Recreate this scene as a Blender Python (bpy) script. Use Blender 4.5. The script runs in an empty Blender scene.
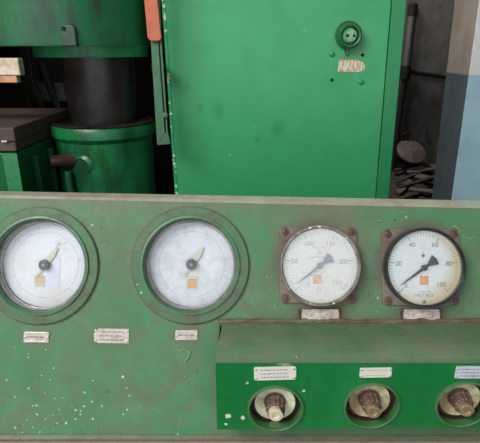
import bpy, bmesh, math, random
from mathutils import Vector, Matrix, Euler
random.seed(7)
PI = math.pi
SC = bpy.context.scene
COL = SC.collection

# ------------------------------------------------------------------ camera
F = 470.0; CX, CY = 240.0, 221.5
PITCH = math.radians(20.0)
EYE = Vector((0, 0, 1.5))
cd = bpy.data.cameras.new('camera'); cam = bpy.data.objects.new('camera', cd); COL.objects.link(cam)
cam.location = EYE; cam.rotation_euler = (PI/2 - PITCH, 0, 0)
cd.sensor_fit = 'HORIZONTAL'; cd.sensor_width = 36.0; cd.lens = F*36/480; cd.clip_start = 0.02
SC.camera = cam

# ------------------------------------------------------------------ light
w = bpy.data.worlds.new('daylight'); SC.world = w; w.use_nodes = True
bg = w.node_tree.nodes['Background']; bg.inputs[0].default_value = (0.95, 0.98, 1.0, 1); bg.inputs[1].default_value = 0.92
def area(name, loc, target, sx, sy, power, color=(1, 1, 1)):
    l = bpy.data.lights.new(name, 'AREA'); l.shape = 'RECTANGLE'; l.size = sx; l.size_y = sy; l.energy = power; l.color = color
    o = bpy.data.objects.new(name, l); COL.objects.link(o); o.location = loc
    o.rotation_euler = (Vector(target)-Vector(loc)).to_track_quat('-Z', 'Y').to_euler()
    return o
area('high_window_light', (-1.7, -0.9, 3.45), (0.1, 1.2, 1.0), 2.0, 1.4, 105, (1.0, 0.98, 0.95))
area('rear_fill_light', (-0.35, 2.75, 3.6), (1.15, 2.6, 1.0), 0.9, 0.5, 42, (1.0, 0.98, 0.95))  # added fill to brighten the pillar side, back wall and scrap heap
SC.view_settings.view_transform = 'Standard'; SC.view_settings.look = 'None'
SC.view_settings.exposure = 0.52; SC.view_settings.gamma = 1.0; SC.view_settings.use_curve_mapping = False

# ------------------------------------------------------------------ geometry of the place: sight lines cut with real planes
def ray(px, py):
    a = (px-CX)/F; b = -(py-CY)/F
    c, s = math.cos(PITCH), math.sin(PITCH)
    return Vector((a, c + b*s, -s + b*c))
def on_y(px, py, Y): r = ray(px, py); return EYE + r*(Y/r.y)
def on_z(px, py, Z): r = ray(px, py); return EYE + r*((Z-EYE.z)/r.z)
TILT = math.radians(22)
P0 = EYE + ray(240, 265).normalized()*0.92
PN = Vector((0, -math.cos(TILT), math.sin(TILT)))
PROT = (PI/2 - TILT, 0, 0)
PM = Matrix.Translation(P0) @ Euler(PROT).to_matrix().to_4x4()
PMI = PM.inverted()
def on_panel(px, py, h=0.0):            # world point on the sloping panel, h above it
    r = ray(px, py); P = P0 + PN*h
    return EYE + r*((P-EYE).dot(PN)/r.dot(PN))
def uv(px, py, h=0.0): q = PMI @ on_panel(px, py, h); return (q.x, q.y)
S = (on_panel(241, 265)-on_panel(240, 265)).x    # metres per pixel on the panel

# ------------------------------------------------------------------ object helpers
def tag(o, label=None, cat=None, group=None, kind=None):
    if label: o['label'] = label
    if cat: o['category'] = cat
    if group: o['group'] = group
    if kind: o['kind'] = kind
    return o
def thing(name, label, cat, loc=(0, 0, 0), rot=(0, 0, 0), group=None):
    o = bpy.data.objects.new(name, None); COL.objects.link(o); o.empty_display_size = 0.05
    o.location = loc; o.rotation_euler = rot
    return tag(o, label, cat, group)
def obj(name, bm, mat, parent=None, loc=(0, 0, 0), rot=(0, 0, 0), bevel=0, smooth=False, segs=2):
    bmesh.ops.recalc_face_normals(bm, faces=bm.faces)
    me = bpy.data.meshes.new(name); bm.to_mesh(me); bm.free()
    if smooth:
        for p in me.polygons: p.use_smooth = True
        me.set_sharp_from_angle(angle=math.radians(38))
    for m in (mat if isinstance(mat, (list, tuple)) else [mat]): me.materials.append(m)
    o = bpy.data.objects.new(name, me); COL.objects.link(o)
    if parent: o.parent = parent
    o.location = loc; o.rotation_euler = rot
    if bevel:
        b = o.modifiers.new('bevel', 'BEVEL'); b.width = bevel; b.segments = segs; b.limit_method = 'ANGLE'; b.angle_limit = math.radians(40)
        b.harden_normals = False
    return o
def B(): return bmesh.new()
def box(bm, x0, x1, y0, y1, z0, z1, mi=0, M=None):
    v = [bm.verts.new((x, y, z)) for z in (z0, z1) for y in (y0, y1) for x in (x0, x1)]
    if M is not None:
        for q in v: q.co = M @ q.co
    for f in ((0, 1, 3, 2), (4, 5, 7, 6), (0, 1, 5, 4), (2, 3, 7, 6), (0, 2, 6, 4), (1, 3, 7, 5)):
        bm.faces.new([v[i] for i in f]).material_index = mi
    return bm
def prism(bm, pts, z0, z1, M=None):
    a = [bm.verts.new((x, y, z0)) for x, y in pts]; b = [bm.verts.new((x, y, z1)) for x, y in pts]
    n = len(pts)
    bm.faces.new(a); bm.faces.new(b)
    for i in range(n): bm.faces.new((a[i], a[(i+1) % n], b[(i+1) % n], b[i]))
    if M is not None:
        for q in a+b: q.co = M @ q.co
    return bm
def lathe(bm, prof, n=64, closed=False, M=None, jag=None):
    rings = []
    for r, z in prof:
        if r < 1e-6: rings.append([bm.verts.new((0, 0, z))])
        else:
            rings.append([bm.verts.new((r*(1+(jag(k) if jag else 0))*math.cos(2*PI*k/n), r*(1+(jag(k) if jag else 0))*math.sin(2*PI*k/n), z)) for k in range(n)])
    prs = list(zip(rings, rings[1:])) + ([(rings[-1], rings[0])] if closed else [])
    for a, b in prs:
        for k in range(n):
            k2 = (k+1) % n
            if len(a) == 1 and len(b) == 1: continue
            if len(a) == 1: bm.faces.new((a[0], b[k], b[k2]))
            elif len(b) == 1: bm.faces.new((a[k], a[k2], b[0]))
            else: bm.faces.new((a[k], a[k2], b[k2], b[k]))
    if M is not None:
        for rr in rings:
            for q in rr: q.co = M @ q.co
    return bm
def tube(bm, pts, r, n=10, rs=None):
    pts = [Vector(p) for p in pts]; rings = []
    for i, p in enumerate(pts):
        d = (pts[min(i+1, len(pts)-1)]-pts[max(i-1, 0)]).normalized()
        u = d.cross(Vector((0.13, 0.31, 0.94))).normalized(); v = d.cross(u)
        rr = rs[i] if rs else r
        rings.append([bm.verts.new(p + (u*math.cos(2*PI*k/n)+v*math.sin(2*PI*k/n))*rr) for k in range(n)])
    for a, b in zip(rings, rings[1:]):
        for k in range(n): bm.faces.new((a[k], a[(k+1) % n], b[(k+1) % n], b[k]))
    bm.faces.new(rings[0]); bm.faces.new(rings[-1])
    return bm
def holed_cell(bm, quad, c, r, n=64, z=0.0):
    """a flat convex quad (x,y corners, in order) with a round hole"""
    angs = [2*PI*k/n for k in range(n)] + [math.atan2(q[1]-c[1], q[0]-c[0]) % (2*PI) for q in quad]
    angs = sorted(set(round(a, 6) for a in angs))
    inner, outer = [], []
    for a in angs:
        d = (math.cos(a), math.sin(a)); best = None
        for i in range(4):
            p, q = quad[i], quad[(i+1) % 4]
            e = (q[0]-p[0], q[1]-p[1]); den = d[0]*e[1]-d[1]*e[0]
            if abs(den) < 1e-12: continue
            wx, wy = p[0]-c[0], p[1]-c[1]
            t = (wx*e[1]-wy*e[0])/den; s = (wx*d[1]-wy*d[0])/den
            if t > 0 and -1e-5 <= s <= 1+1e-5 and (best is None or t < best): best = t
        inner.append(bm.verts.new((c[0]+d[0]*r, c[1]+d[1]*r, z)))
        outer.append(bm.verts.new((c[0]+d[0]*best, c[1]+d[1]*best, z)))
    m = len(angs)
    for k in range(m): bm.faces.new((inner[k], inner[(k+1) % m], outer[(k+1) % m], outer[k]))
def rrect(w, h, r, n=5):
    pts = []
    for cx, cy, a0 in ((w-r, h-r, 0), (-w+r, h-r, PI/2), (-w+r, -h+r, PI), (w-r, -h+r, 1.5*PI)):
        for k in range(n+1): a = a0+PI/2*k/n; pts.append((cx+r*math.cos(a), cy+r*math.sin(a)))
    return pts

# ------------------------------------------------------------------ materials
def s2l(c): return tuple((x/12.92 if x <= 0.04045 else ((x+0.055)/1.055)**2.4) for x in c)
def rgb(r, g, b): return s2l((r/255, g/255, b/255)) + (1,)
class N:
    def __init__(s, name):
        s.m = bpy.data.materials.new(name); s.m.use_nodes = True; s.t = s.m.node_tree; s.t.nodes.clear()
        s.out = s.add('ShaderNodeOutputMaterial')
        s.co = s.add('ShaderNodeTexCoord').outputs['Object']
    def add(s, ty, **kw):
        n = s.t.nodes.new(ty)
        for k, v in kw.items(): setattr(n, k, v)
        return n
    def put(s, sock, v):
        if isinstance(v, bpy.types.NodeSocket): s.t.links.new(v, sock)
        else: sock.default_value = v
    def noise(s, scale, detail=4, rough=0.6, vec=None, stretch=None, dist=0):
        n = s.add('ShaderNodeTexNoise'); v = vec or s.co
        if stretch:
            mp = s.add('ShaderNodeMapping'); s.put(mp.inputs[0], v); mp.inputs['Scale'].default_value = stretch; v = mp.outputs[0]
        s.put(n.inputs['Vector'], v); n.inputs['Scale'].default_value = scale; n.inputs['Detail'].default_value = detail
        n.inputs['Roughness'].default_value = rough; n.inputs['Distortion'].default_value = dist
        return n.outputs['Fac']
    def ramp(s, fac, a, b, lo=0.0, hi=1.0, smooth=False):
        n = s.add('ShaderNodeMapRange'); n.clamp = True
        if smooth: n.interpolation_type = 'SMOOTHSTEP'
        s.put(n.inputs[0], fac); n.inputs[1].default_value = a; n.inputs[2].default_value = b; n.inputs[3].default_value = lo; n.inputs[4].default_value = hi
        return n.outputs[0]
    def math(s, op, a, b=0.0):
        n = s.add('ShaderNodeMath', operation=op); s.put(n.inputs[0], a); s.put(n.inputs[1], b); return n.outputs[0]
    def mix(s, f, a, b):
        n = s.add('ShaderNodeMix', data_type='RGBA'); s.put(n.inputs[0], f); s.put(n.inputs[6], a); s.put(n.inputs[7], b); return n.outputs[2]
    def dist(s, p, scale=(1, 1, 1)):
        v = s.co
        mp = s.add('ShaderNodeMapping'); s.put(mp.inputs[0], v)
        mp.inputs['Scale'].default_value = scale; mp.inputs['Location'].default_value = [-a*b for a, b in zip(p, scale)]
        n = s.add('ShaderNodeVectorMath', operation='LENGTH'); s.put(n.inputs[0], mp.outputs[0]); return n.outputs['Value']
    def comp(s, i):
        n = s.add('ShaderNodeSeparateXYZ'); s.put(n.inputs[0], s.co); return n.outputs[i]
    def finish(s, col, rough=0.5, metal=0.0, bump=None, bstr=0.3, bdist=0.002, spec=0.5, coat=0.0):
        p = s.add('ShaderNodeBsdfPrincipled'); s.put(p.inputs['Base Color'], col); s.put(p.inputs['Roughness'], rough)
        s.put(p.inputs['Metallic'], metal); p.inputs['Specular IOR Level'].default_value = spec; p.inputs['Coat Weight'].default_value = coat
        if bump is not None:
            b = s.add('ShaderNodeBump'); s.put(b.inputs['Height'], bump); b.inputs['Strength'].default_value = bstr; b.inputs['Distance'].default_value = bdist
            s.put(p.inputs['Normal'], b.outputs[0])
        s.t.links.new(p.outputs[0], s.out.inputs[0]); return s.m

def paint(name, c1, c2, dirt, amt=0.4, dscale=9, fine=60, chips=None, spots=(), streak=None, rough=0.45, metal=0.0, bstr=0.25, spec=0.5, speck=0.5, extra=None, bdist=0.0015):
    """worn oil paint. amt = share of grime; chips=[(colour, scale, size, (centre), radius, share)]; spots=[(p, r0, r1, strength, colour, wobble)]"""
    n = N(name)
    big = n.noise(dscale*0.5, 5, 0.6); mid = n.noise(dscale*2.2, 6, 0.65); fin = n.noise(fine*3, 5, 0.7)
    col = n.mix(n.ramp(big, 0.35, 0.65), c1, c2)
    dm = n.math('MULTIPLY', n.ramp(n.math('ADD', n.math('MULTIPLY', mid, 0.6), n.math('MULTIPLY', big, 0.4)), 0.62-amt*0.4, 0.80-amt*0.3), n.ramp(fin, 0.2, 0.6, 0.5, 1.0))
    dm = n.math('MULTIPLY', dm, min(1, amt*1.6))
    if streak:
        st, scol, sa = streak
        sn = n.ramp(n.noise(7, 5, 0.65, stretch=st), 0.48, 0.72)
        col = n.mix(n.math('MULTIPLY', sn, sa), col, scol)
    col = n.mix(dm, col, dirt)
    if speck: col = n.mix(n.math('MULTIPLY', n.ramp(fin, 0.56, 0.70), speck), col, dirt)
    if extra: col = extra(n, col)
    fn = n.noise(150, 3, 0.6) if any(q[2] < .009 for q in spots) else None
    for p, r0, r1, stg, c, wob in spots:
        d = n.math('ADD', n.dist(p[:3], p[3] if len(p) > 3 else (1, 1, 1)), n.math('MULTIPLY', n.math('SUBTRACT', fn if (r1 < .009 and fn) else mid, 0.5), wob))
        m = n.math('MULTIPLY', n.ramp(d, r0, r1, 1.0, 0.0), stg)
        m = n.math('MULTIPLY', m, n.ramp(fin, 0.25, 0.55, 0.6, 1.0))
        col = n.mix(m, col, c)
    for cc, sc, size, p, R, share in (chips or ()):
        v = n.add('ShaderNodeTexVoronoi'); v.inputs['Scale'].default_value = sc; v.inputs['Randomness'].default_value = 1.0
        wv = n.add('ShaderNodeVectorMath', operation='ADD'); nz = n.add('ShaderNodeTexNoise'); nz.inputs['Scale'].default_value = sc*1.5; n.put(nz.inputs['Vector'], n.co)
        sv = n.add('ShaderNodeVectorMath', operation='SCALE'); n.put(sv.inputs[0], nz.outputs['Color']); sv.inputs['Scale'].default_value = 0.6/sc
        n.put(wv.inputs[0], n.co); n.put(wv.inputs[1], sv.outputs[0]); n.put(v.inputs['Vector'], wv.outputs[0])
        sepn = n.add('ShaderNodeSeparateColor'); n.put(sepn.inputs[0], v.outputs['Color'])
        th = share
        if R: th = n.ramp(n.dist(p[:3], p[3] if len(p) > 3 else (1, 1, 1)), 0, R, share, 0.0)
        on = n.math('LESS_THAN', sepn.outputs[0], th)
        szv = n.math('MULTIPLY', sepn.outputs[1], size)
        m = n.math('MULTIPLY', on, n.math('LESS_THAN', v.outputs['Distance'], szv))
        col = n.mix(m, col, cc)
    ht = n.math('ADD', n.math('MULTIPLY', mid, 0.8), n.math('MULTIPLY', fin, 0.35))
    return n.finish(col, n.ramp(n.math('ADD', n.math('MULTIPLY', mid, 0.5), n.math('MULTIPLY', fin, 0.5)), 0.35, 0.65, max(0.1, rough-0.1), min(1, rough+0.18)), metal, ht, bstr, bdist, spec)
def plain(name, c, rough=0.5, metal=0.0, var=0.15, scale=30, bstr=0.1, spec=0.5):
    n = N(name); f = n.noise(scale, 5, 0.6)
    dk = tuple(x*(1-var*2) for x in c[:3])+(1,)
    return n.finish(n.mix(n.ramp(f, 0.35, 0.7), c, dk), rough, metal, f, bstr, 0.001, spec)

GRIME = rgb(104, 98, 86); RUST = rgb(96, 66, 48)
def pt(px, py, h=0): q = uv(px, py, h); return (q[0], q[1], 0)

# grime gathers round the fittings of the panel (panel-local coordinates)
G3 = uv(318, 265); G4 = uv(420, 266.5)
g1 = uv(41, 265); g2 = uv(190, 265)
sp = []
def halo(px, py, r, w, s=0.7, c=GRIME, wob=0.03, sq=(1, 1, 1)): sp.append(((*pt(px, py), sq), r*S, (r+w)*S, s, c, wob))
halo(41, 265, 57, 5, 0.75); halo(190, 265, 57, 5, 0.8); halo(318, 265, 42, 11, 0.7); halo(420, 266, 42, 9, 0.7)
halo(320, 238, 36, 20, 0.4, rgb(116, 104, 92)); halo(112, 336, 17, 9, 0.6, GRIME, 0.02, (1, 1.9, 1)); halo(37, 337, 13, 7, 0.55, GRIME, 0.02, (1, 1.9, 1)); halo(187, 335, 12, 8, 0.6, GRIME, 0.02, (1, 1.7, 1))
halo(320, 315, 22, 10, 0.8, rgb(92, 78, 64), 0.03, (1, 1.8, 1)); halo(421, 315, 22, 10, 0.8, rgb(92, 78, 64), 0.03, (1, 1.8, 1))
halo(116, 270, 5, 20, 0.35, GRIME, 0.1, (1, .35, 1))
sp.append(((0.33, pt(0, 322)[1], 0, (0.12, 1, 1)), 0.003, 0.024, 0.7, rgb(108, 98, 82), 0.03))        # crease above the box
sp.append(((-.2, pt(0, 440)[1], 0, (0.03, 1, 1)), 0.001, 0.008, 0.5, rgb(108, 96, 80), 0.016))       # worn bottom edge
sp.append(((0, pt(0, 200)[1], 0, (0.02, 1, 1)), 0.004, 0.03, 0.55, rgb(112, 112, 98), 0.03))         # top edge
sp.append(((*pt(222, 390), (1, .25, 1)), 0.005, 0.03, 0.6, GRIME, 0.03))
MINT = rgb(160, 204, 170)
chips = [(MINT, 120, 0.30, (*pt(45, 425), (1, 1.3, 1)), 0.22, 0.62), (MINT, 85, 0.20, (*pt(130, 425), (1, 1.6, 1)), 0.36, 0.22), (rgb(52, 60, 50), 75, 0.12, (0, 0, 0), None, 0.14),
         (rgb(150, 180, 155), 70, 0.15, (0, 0, 0), None, 0.05)]
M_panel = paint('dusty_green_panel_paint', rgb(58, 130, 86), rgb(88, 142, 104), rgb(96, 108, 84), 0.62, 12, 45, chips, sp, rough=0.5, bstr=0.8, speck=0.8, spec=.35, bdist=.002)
M_flange = paint('dirty_green_ring_paint', rgb(62, 124, 84), rgb(86, 132, 100), rgb(92, 92, 76), 0.65, 16, 45, [(rgb(170, 196, 168), 120, 0.3, (0, 0, 0), None, 0.06)], (), rough=0.5, speck=0.8, spec=.35, bstr=.6)
M_lip = paint('bright_green_lip_paint', rgb(60, 128, 86), rgb(84, 140, 104), rgb(86, 92, 74), 0.6, 18, 80, rough=0.4)
M_rim = paint('worn_pale_rim', rgb(156, 162, 142), rgb(170, 166, 148), rgb(128, 114, 98), 0.5, 10, 70, rough=0.6)
M_desk = paint('desk_side_paint', rgb(70, 120, 90), rgb(80, 125, 95), GRIME, 0.5, rough=0.55)
M_ledge = paint('dusty_ledge', rgb(150, 146, 134), rgb(168, 162, 150), rgb(120, 108, 94), 0.5, 12, rough=0.8)
M_boxtop = paint('dust_covered_green_paint', rgb(70, 116, 78), rgb(102, 130, 100), rgb(112, 106, 88), 0.5, 26, 45, [(rgb(190, 196, 180), 90, 0.14, (0, 0, 0), None, 0.05), (rgb(60, 58, 46), 80, 0.16, (0, 0, 0), None, 0.15)], rough=0.7, speck=0.75, bstr=.8)
M_socketring = paint('green_socket_paint', rgb(30, 104, 62), rgb(46, 120, 76), rgb(90, 80, 56), 0.35, 40, 100, rough=0.35)

# ------------------------------------------------------------------ room
M_floor = paint('oily_concrete_floor', rgb(84, 80, 74), rgb(70, 66, 60), rgb(40, 36, 32), 0.6, 1.5, 12, rough=0.75)
M_wall = paint('grey_bare_plaster', rgb(118, 114, 111), rgb(98, 95, 92), rgb(66, 62, 59), 0.6, 2.5, 9, streak=((3, 3, .5), rgb(72, 68, 66), .5), rough=0.9, bstr=0.5, bdist=.006)
M_wallside = plain('shade_dark_plaster', rgb(60, 58, 56), 0.9)  # plaster coloured dark so the background behind the press looks unlit
RX, RY, RZ, RF = 2.7, 3.5, 3.7, -2.6
def struct(name, bm, m, **k): o = obj(name, bm, m, **k); o['kind'] = 'structure'; return o
struct('floor', box(B(), -RX, RX, RF, RY, -.1, 0), M_floor)
struct('wall_back', box(B(), -RX-.2, RX+.2, RY, RY+.2, 0, RZ), M_wall)
struct('wall_left', box(B(), -RX-.2, -RX, RF, RY, 0, RZ), M_wallside)
struct('wall_right', box(B(), RX, RX+.2, RF, RY, 0, RZ), M_wallside)
struct('ceiling', box(B(), -RX-.2, RX+.2, RF, RY+.2, RZ, RZ+.15), M_wallside)

# pillar: painted two-tone, beige over slate on its shaded side, white over pale blue in front
YP = 2.05
a0 = on_y(479, 0, YP); a1 = on_y(451, 201, YP)
zb = on_y(470, 75, YP).z
YP2 = YP + 0.27
b0 = on_y(454.5, 0, YP2); b1 = on_y(431, 201, YP2)
def lin(p, q, z): t = (z-p.z)/(q.z-p.z); return p.x+(q.x-p.x)*t
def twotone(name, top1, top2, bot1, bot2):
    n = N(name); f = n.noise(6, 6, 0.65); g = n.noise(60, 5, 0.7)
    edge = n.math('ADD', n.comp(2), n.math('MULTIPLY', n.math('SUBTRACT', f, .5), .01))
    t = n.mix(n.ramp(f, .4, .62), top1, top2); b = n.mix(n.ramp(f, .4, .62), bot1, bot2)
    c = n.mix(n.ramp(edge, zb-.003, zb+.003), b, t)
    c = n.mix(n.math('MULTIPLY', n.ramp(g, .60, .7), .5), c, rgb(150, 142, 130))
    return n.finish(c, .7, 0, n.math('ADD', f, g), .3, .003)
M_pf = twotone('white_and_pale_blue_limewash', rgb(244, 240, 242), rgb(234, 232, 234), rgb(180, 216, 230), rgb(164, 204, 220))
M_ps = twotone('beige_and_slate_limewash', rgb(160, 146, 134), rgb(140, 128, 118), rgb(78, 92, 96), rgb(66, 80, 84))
bm = B(); vs = []
for z in (0, RZ):
    xn = lin(a0, a1, z); xf = lin(b0, b1, z)
    vs.append([bm.verts.new(p) for p in ((xn, YP, z), (xn+.75, YP, z), (xn+.75, YP2, z), (xf, YP2, z))])
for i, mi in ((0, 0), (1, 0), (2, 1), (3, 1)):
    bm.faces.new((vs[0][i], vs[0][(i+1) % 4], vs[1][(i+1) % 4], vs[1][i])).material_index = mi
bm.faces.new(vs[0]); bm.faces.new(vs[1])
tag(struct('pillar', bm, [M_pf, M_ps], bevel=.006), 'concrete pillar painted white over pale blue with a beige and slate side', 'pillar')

# bare conduit on the back wall and board joint
M_cond = plain('grey_conduit', rgb(105, 102, 100), .6)
M_black = plain('black_grime', rgb(26, 24, 23), .8)
c0 = on_y(409, 40, RY-.03)
t = thing('wall_conduit', 'thin grey vertical conduit on the dark plaster wall beside the green cabinet', 'pipe', (c0.x, RY-.03, 0))
zt = on_y(409, 12, RY-.03).z; zl = on_y(407, 70, RY-.03).z
obj('pipe', tube(B(), [(0, 0, zl), (.0, 0, zt)], .022), M_cond, t, smooth=True)
obj('coupling', tube(B(), [(0, 0, zl-.06), (0, 0, zl+.03)], .034), M_black, t, smooth=True)
obj('coupling', tube(B(), [(0, 0, zt-.02), (0, 0, zt+.05)], .03), M_black, t, smooth=True)
obj('pipe', tube(B(), [(-.015, 0, .3), (0, 0, zl-.06)], .018), M_black, t, smooth=True)
j0 = on_y(406, 72, RY-.01); j1 = on_y(450, 82, RY-.01)
struct('trim_1', tube(B(), [(j0.x-.1, RY-.008, j0.z+.02), (j0.x+.3, RY-.008, (j0.z+j1.z)/2), (j1.x+.5, RY-.008, j1.z-.05)], .012), M_black)

# ------------------------------------------------------------------ control desk
XL, XR = -1.0, 0.95
def edge_v(x, l, r):    # panel-local v of the slanting top line through pixels (0,l) and (480,r)
    p, q = uv(0, l), uv(480, r); return p[1]+(q[1]-p[1])*(x-p[0])/(q[0]-p[0])
VB = uv(240, 438)[1]
def top(x): return edge_v(x, 195.8, 206)
desk = thing('control_desk', 'long green sloping control desk with worn pale rim carrying the gauges', 'control desk', (0, 1.0, 0))
def dl(p): return Vector(p)-Vector((0, 1.0, 0))
bm = B()
R12 = 49.2*S
def cell(x0, x1, c=None):
    q = [(x0, VB), (x1, VB), (x1, top(x1)), (x0, top(x0))]
    if c: holed_cell(bm, q, c, R12)
    else: bm.faces.new([bm.verts.new((x, y, 0)) for x, y in q])
cell(XL, g1[0]-R12-.03); cell(g1[0]-R12-.03, g1[0]+R12+.03, g1); cell(g1[0]+R12+.03, g2[0]-R12-.03); cell(g2[0]-R12-.03, g2[0]+R12+.03, g2); cell(g2[0]+R12+.03, XR)
bmesh.ops.remove_doubles(bm, verts=bm.verts, dist=1e-5)
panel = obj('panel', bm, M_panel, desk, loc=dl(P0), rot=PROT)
# rim, top, back, ends, ledge and apron
def pw(x, v, h=0): return PM @ Vector((x, v, h))
def sweep(bm, f):   # f(x) -> list of world points, swept from left end to right end
    n = 24; rows = []
    for i in range(n+1):
        x = XL+(XR-XL)*i/n; rows.append([bm.verts.new(dl(p)) for p in f(x)])
    m = len(rows[0])
    for a, b in zip(rows, rows[1:]):
        for k in range(m): bm.faces.new((a[k], a[(k+1) % m], b[(k+1) % m], b[k]))
    bm.faces.new(rows[0]); bm.faces.new(rows[-1]); return bm
def rimf(x):
    p = pw(x, top(x)); wdt = .024+.010*(x-XL)/(XR-XL)
    return [p+Vector((0, -.002, -.004)), p+Vector((0, -.001, .0015)), p+Vector((0, wdt, .0015)), p+Vector((0, wdt, -.02)), p+Vector((0, wdt-.006, -.02)), p+Vector((0, .004, -.004))]
obj('top_rim', sweep(B(), rimf), M_rim, desk, smooth=True)
pb = pw(0, VB)
ZL = pb.z-.004
obj('body', sweep(B(), lambda x: [pw(x, top(x))+Vector((0, .012, -.012)), pw(x, top(x))+Vector((0, .024, -.012)), Vector((x, 1.06, pw(x, top(x)).z-.06)), Vector((x, 1.06, .06)), Vector((x, .62, .06)), Vector((x, .62, ZL-.03)), Vector((x, pb.y+.002, ZL-.03)),
      Vector((x, pb.y+.15, ZL)), Vector((x, pb.y+.2, ZL+.2)), ]), M_desk, desk)
obj('ledge', sweep(B(), lambda x: [Vector((x, pb.y+.006, ZL)), Vector((x, pb.y-.13, ZL-.002)), Vector((x, pb.y-.132, ZL-.03)), Vector((x, pb.y+.006, ZL-.03))]), M_ledge, desk)
obj('bottom_strip', sweep(B(), lambda x: [pw(x, VB+.006, .0015), pw(x, VB, .006), pw(x, VB-.004, .004), pw(x, VB, -.004)]), paint('worn_brown_edge', rgb(96, 116, 90), rgb(120, 112, 92), RUST, .4, 14), desk)
obj('plinth', box(B(), XL+.03, XR-.03, -.36, .04, 0, .06), M_black, desk)

M_blis = paint('lifting_paint', rgb(96, 146, 112), rgb(120, 158, 130), rgb(90, 96, 76), .4, 40, 90, rough=.5)
for pts in (((178, 351), (184, 349), (190, 352), (189, 357), (185, 361), (186, 365)), ((181, 371), (186, 376), (183, 380)), ((448, 229), (454, 226), (460, 230), (458, 236), (452, 240)), ((462, 236), (470, 239), (476, 236)), ((372, 222), (380, 220), (386, 223)), ((398, 214), (404, 212), (408, 216))):
    bm = B(); pp = [Vector((*uv(*p), .0004)) for p in pts]; tube(bm, pp, .0018, 8, [.0006]+[.0022]*(len(pp)-2)+[.0006])
    obj('paint_blister', bm, M_blis, desk, loc=dl(P0), rot=PROT, smooth=True)
# ------------------------------------------------------------------ box on the desk, its front face upright
A = on_panel(240, 322); YB = on_z(240, 360, A.z).y
zt_ = A.z; zbot = on_y(240, 429.5, YB).z
xl = on_y(215.5, 360, YB).x; XBR = 0.72
def bx_y(px, py): return on_y(px, py, YB)
BR = Vector((xl, YB, zbot))
cbox = thing('control_box', 'bright green box mounted along the desk with dusty top and three recessed valves', 'control box', (0, YB, zbot))
bH = zt_-zbot
knobs = [(275.5, 408.5), (371.5, 405.5), (463, 404)]
kc = [bx_y(*k) for k in knobs]
KR = 26*(kc[0]-bx_y(knobs[0][0]-1, knobs[0][1])).x
FG = rgb(8, 108, 48)
bsp = []
def bspot(px, py, r0, r1, s, c, wob=.01, sq=(1, 1, 1)): q = bx_y(px, py); bsp.append(((q.x, 0, q.z-zbot, sq), r0, r1, s, c, wob))
for k in knobs: bspot(k[0], k[1], KR*.98, KR*1.2, .45, rgb(60, 80, 48))
W = rgb(214, 226, 208)
bspot(228, 416, .004, .0055, 1, W, .012); bspot(243, 418, .003, .0045, 1, W, .012); bspot(250, 401, .002, .003, .9, W, .01); bspot(304, 391, .002, .003, .8, W, .01)
bspot(226, 424, .002, .003, 1, W, .008); bspot(247, 383, .001, .003, .8, W, .012); bspot(285, 364, .001, .006, .5, W, .012, (.4, 1, 1))
bsp.append(((.3, 0, bH, (.03, 1, 1)), .001, .008, .6, rgb(90, 110, 72), .008)); bsp.append(((.3, 0, 0, (.03, 1, 1)), .001, .008, .6, rgb(88, 92, 66), .008))
M_front = paint('glossy_green_enamel', FG, rgb(12, 122, 56), rgb(18, 84, 44), .4, 14, 60, [(rgb(170, 210, 175), 75, .12, (0, 0, 0), None, .04)], bsp, rough=.32, speck=.15, bstr=.35,
                streak=((1.2, 1, .4), rgb(40, 150, 84), .35))
# front plate, local x right, y up, z toward the viewer
bm = B(); pieces = [xl]
for c in kc: pieces += [c.x-KR-.008, c.x+KR+.008]
pieces.append(XBR)
Mf = Matrix.Rotation(PI/2, 4, 'X')
def fcell(x0, x1, c=None):
    q = [(x0, 0), (x1, 0), (x1, bH), (x0, bH)]
    if c: holed_cell(bm, q, (c.x, c.z-zbot), KR)
    else: bm.faces.new([bm.verts.new((x, y, 0)) for x, y in q])
for i in range(len(pieces)-1): fcell(pieces[i], pieces[i+1], kc[i//2] if i % 2 else None)
bmesh.ops.remove_doubles(bm, verts=bm.verts, dist=1e-5)
# a wall of 3 mm to the plate
ge = bmesh.ops.extrude_face_region(bm, geom=bm.faces[:])
for v in [e for e in ge['geom'] if isinstance(e, bmesh.types.BMVert)]: v.co.z -= .003
for v in bm.verts: v.co = Mf @ v.co
obj('front_plate', bm, M_front, cbox)
# top: from crease on the panel to the front edge
def panel_y(z): s = (P0.z-z)/math.cos(TILT); return P0.y-s*math.sin(TILT)
bm = B(); xa = on_panel(223, 322).x
n = 30
rows = []
for i in range(n+1):
    t_ = i/n; x = xl+(XBR-xl)*t_; xb = xa+(XBR-xa)*t_
    dz = random.uniform(-.0012, .0012)
    rows.append([bm.verts.new(p) for p in ((xb, A.y-YB-.001, bH+.001+dz), (x, .006, bH+.0015), (x, -.002, bH-.001), (x, -.002, bH-.005), (x, .004, bH-.004), (xb, A.y-YB-.002, bH-.004))])
for a, b in zip(rows, rows[1:]):
    for k in range(6): bm.faces.new((a[k], a[(k+1) % 6], b[(k+1) % 6], b[k]))
bm.faces.new(rows[0]); bm.faces.new(rows[-1])
obj('top_cover', bm, M_boxtop, cbox, smooth=True)
for X0, X1 in ((xl, xl+.003), (XBR-.003, XBR)):
    obj('end_plate', prism(B(), [(.0035, 0), (panel_y(zbot)-YB-.001, 0), (A.y-YB-.001, bH-.004), (.0035, bH-.004)], 0, 1, Matrix(((0, 0, X1-X0, X0), (1, 0, 0, 0), (0, 1, 0, 0), (0, 0, 0, 1)))), M_boxtop, cbox)
obj('bottom_plate', box(B(), xl, XBR, .003, panel_y(zbot)-YB-.002, 0, .003), M_boxtop, cbox)
pts = []; rs = []
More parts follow.
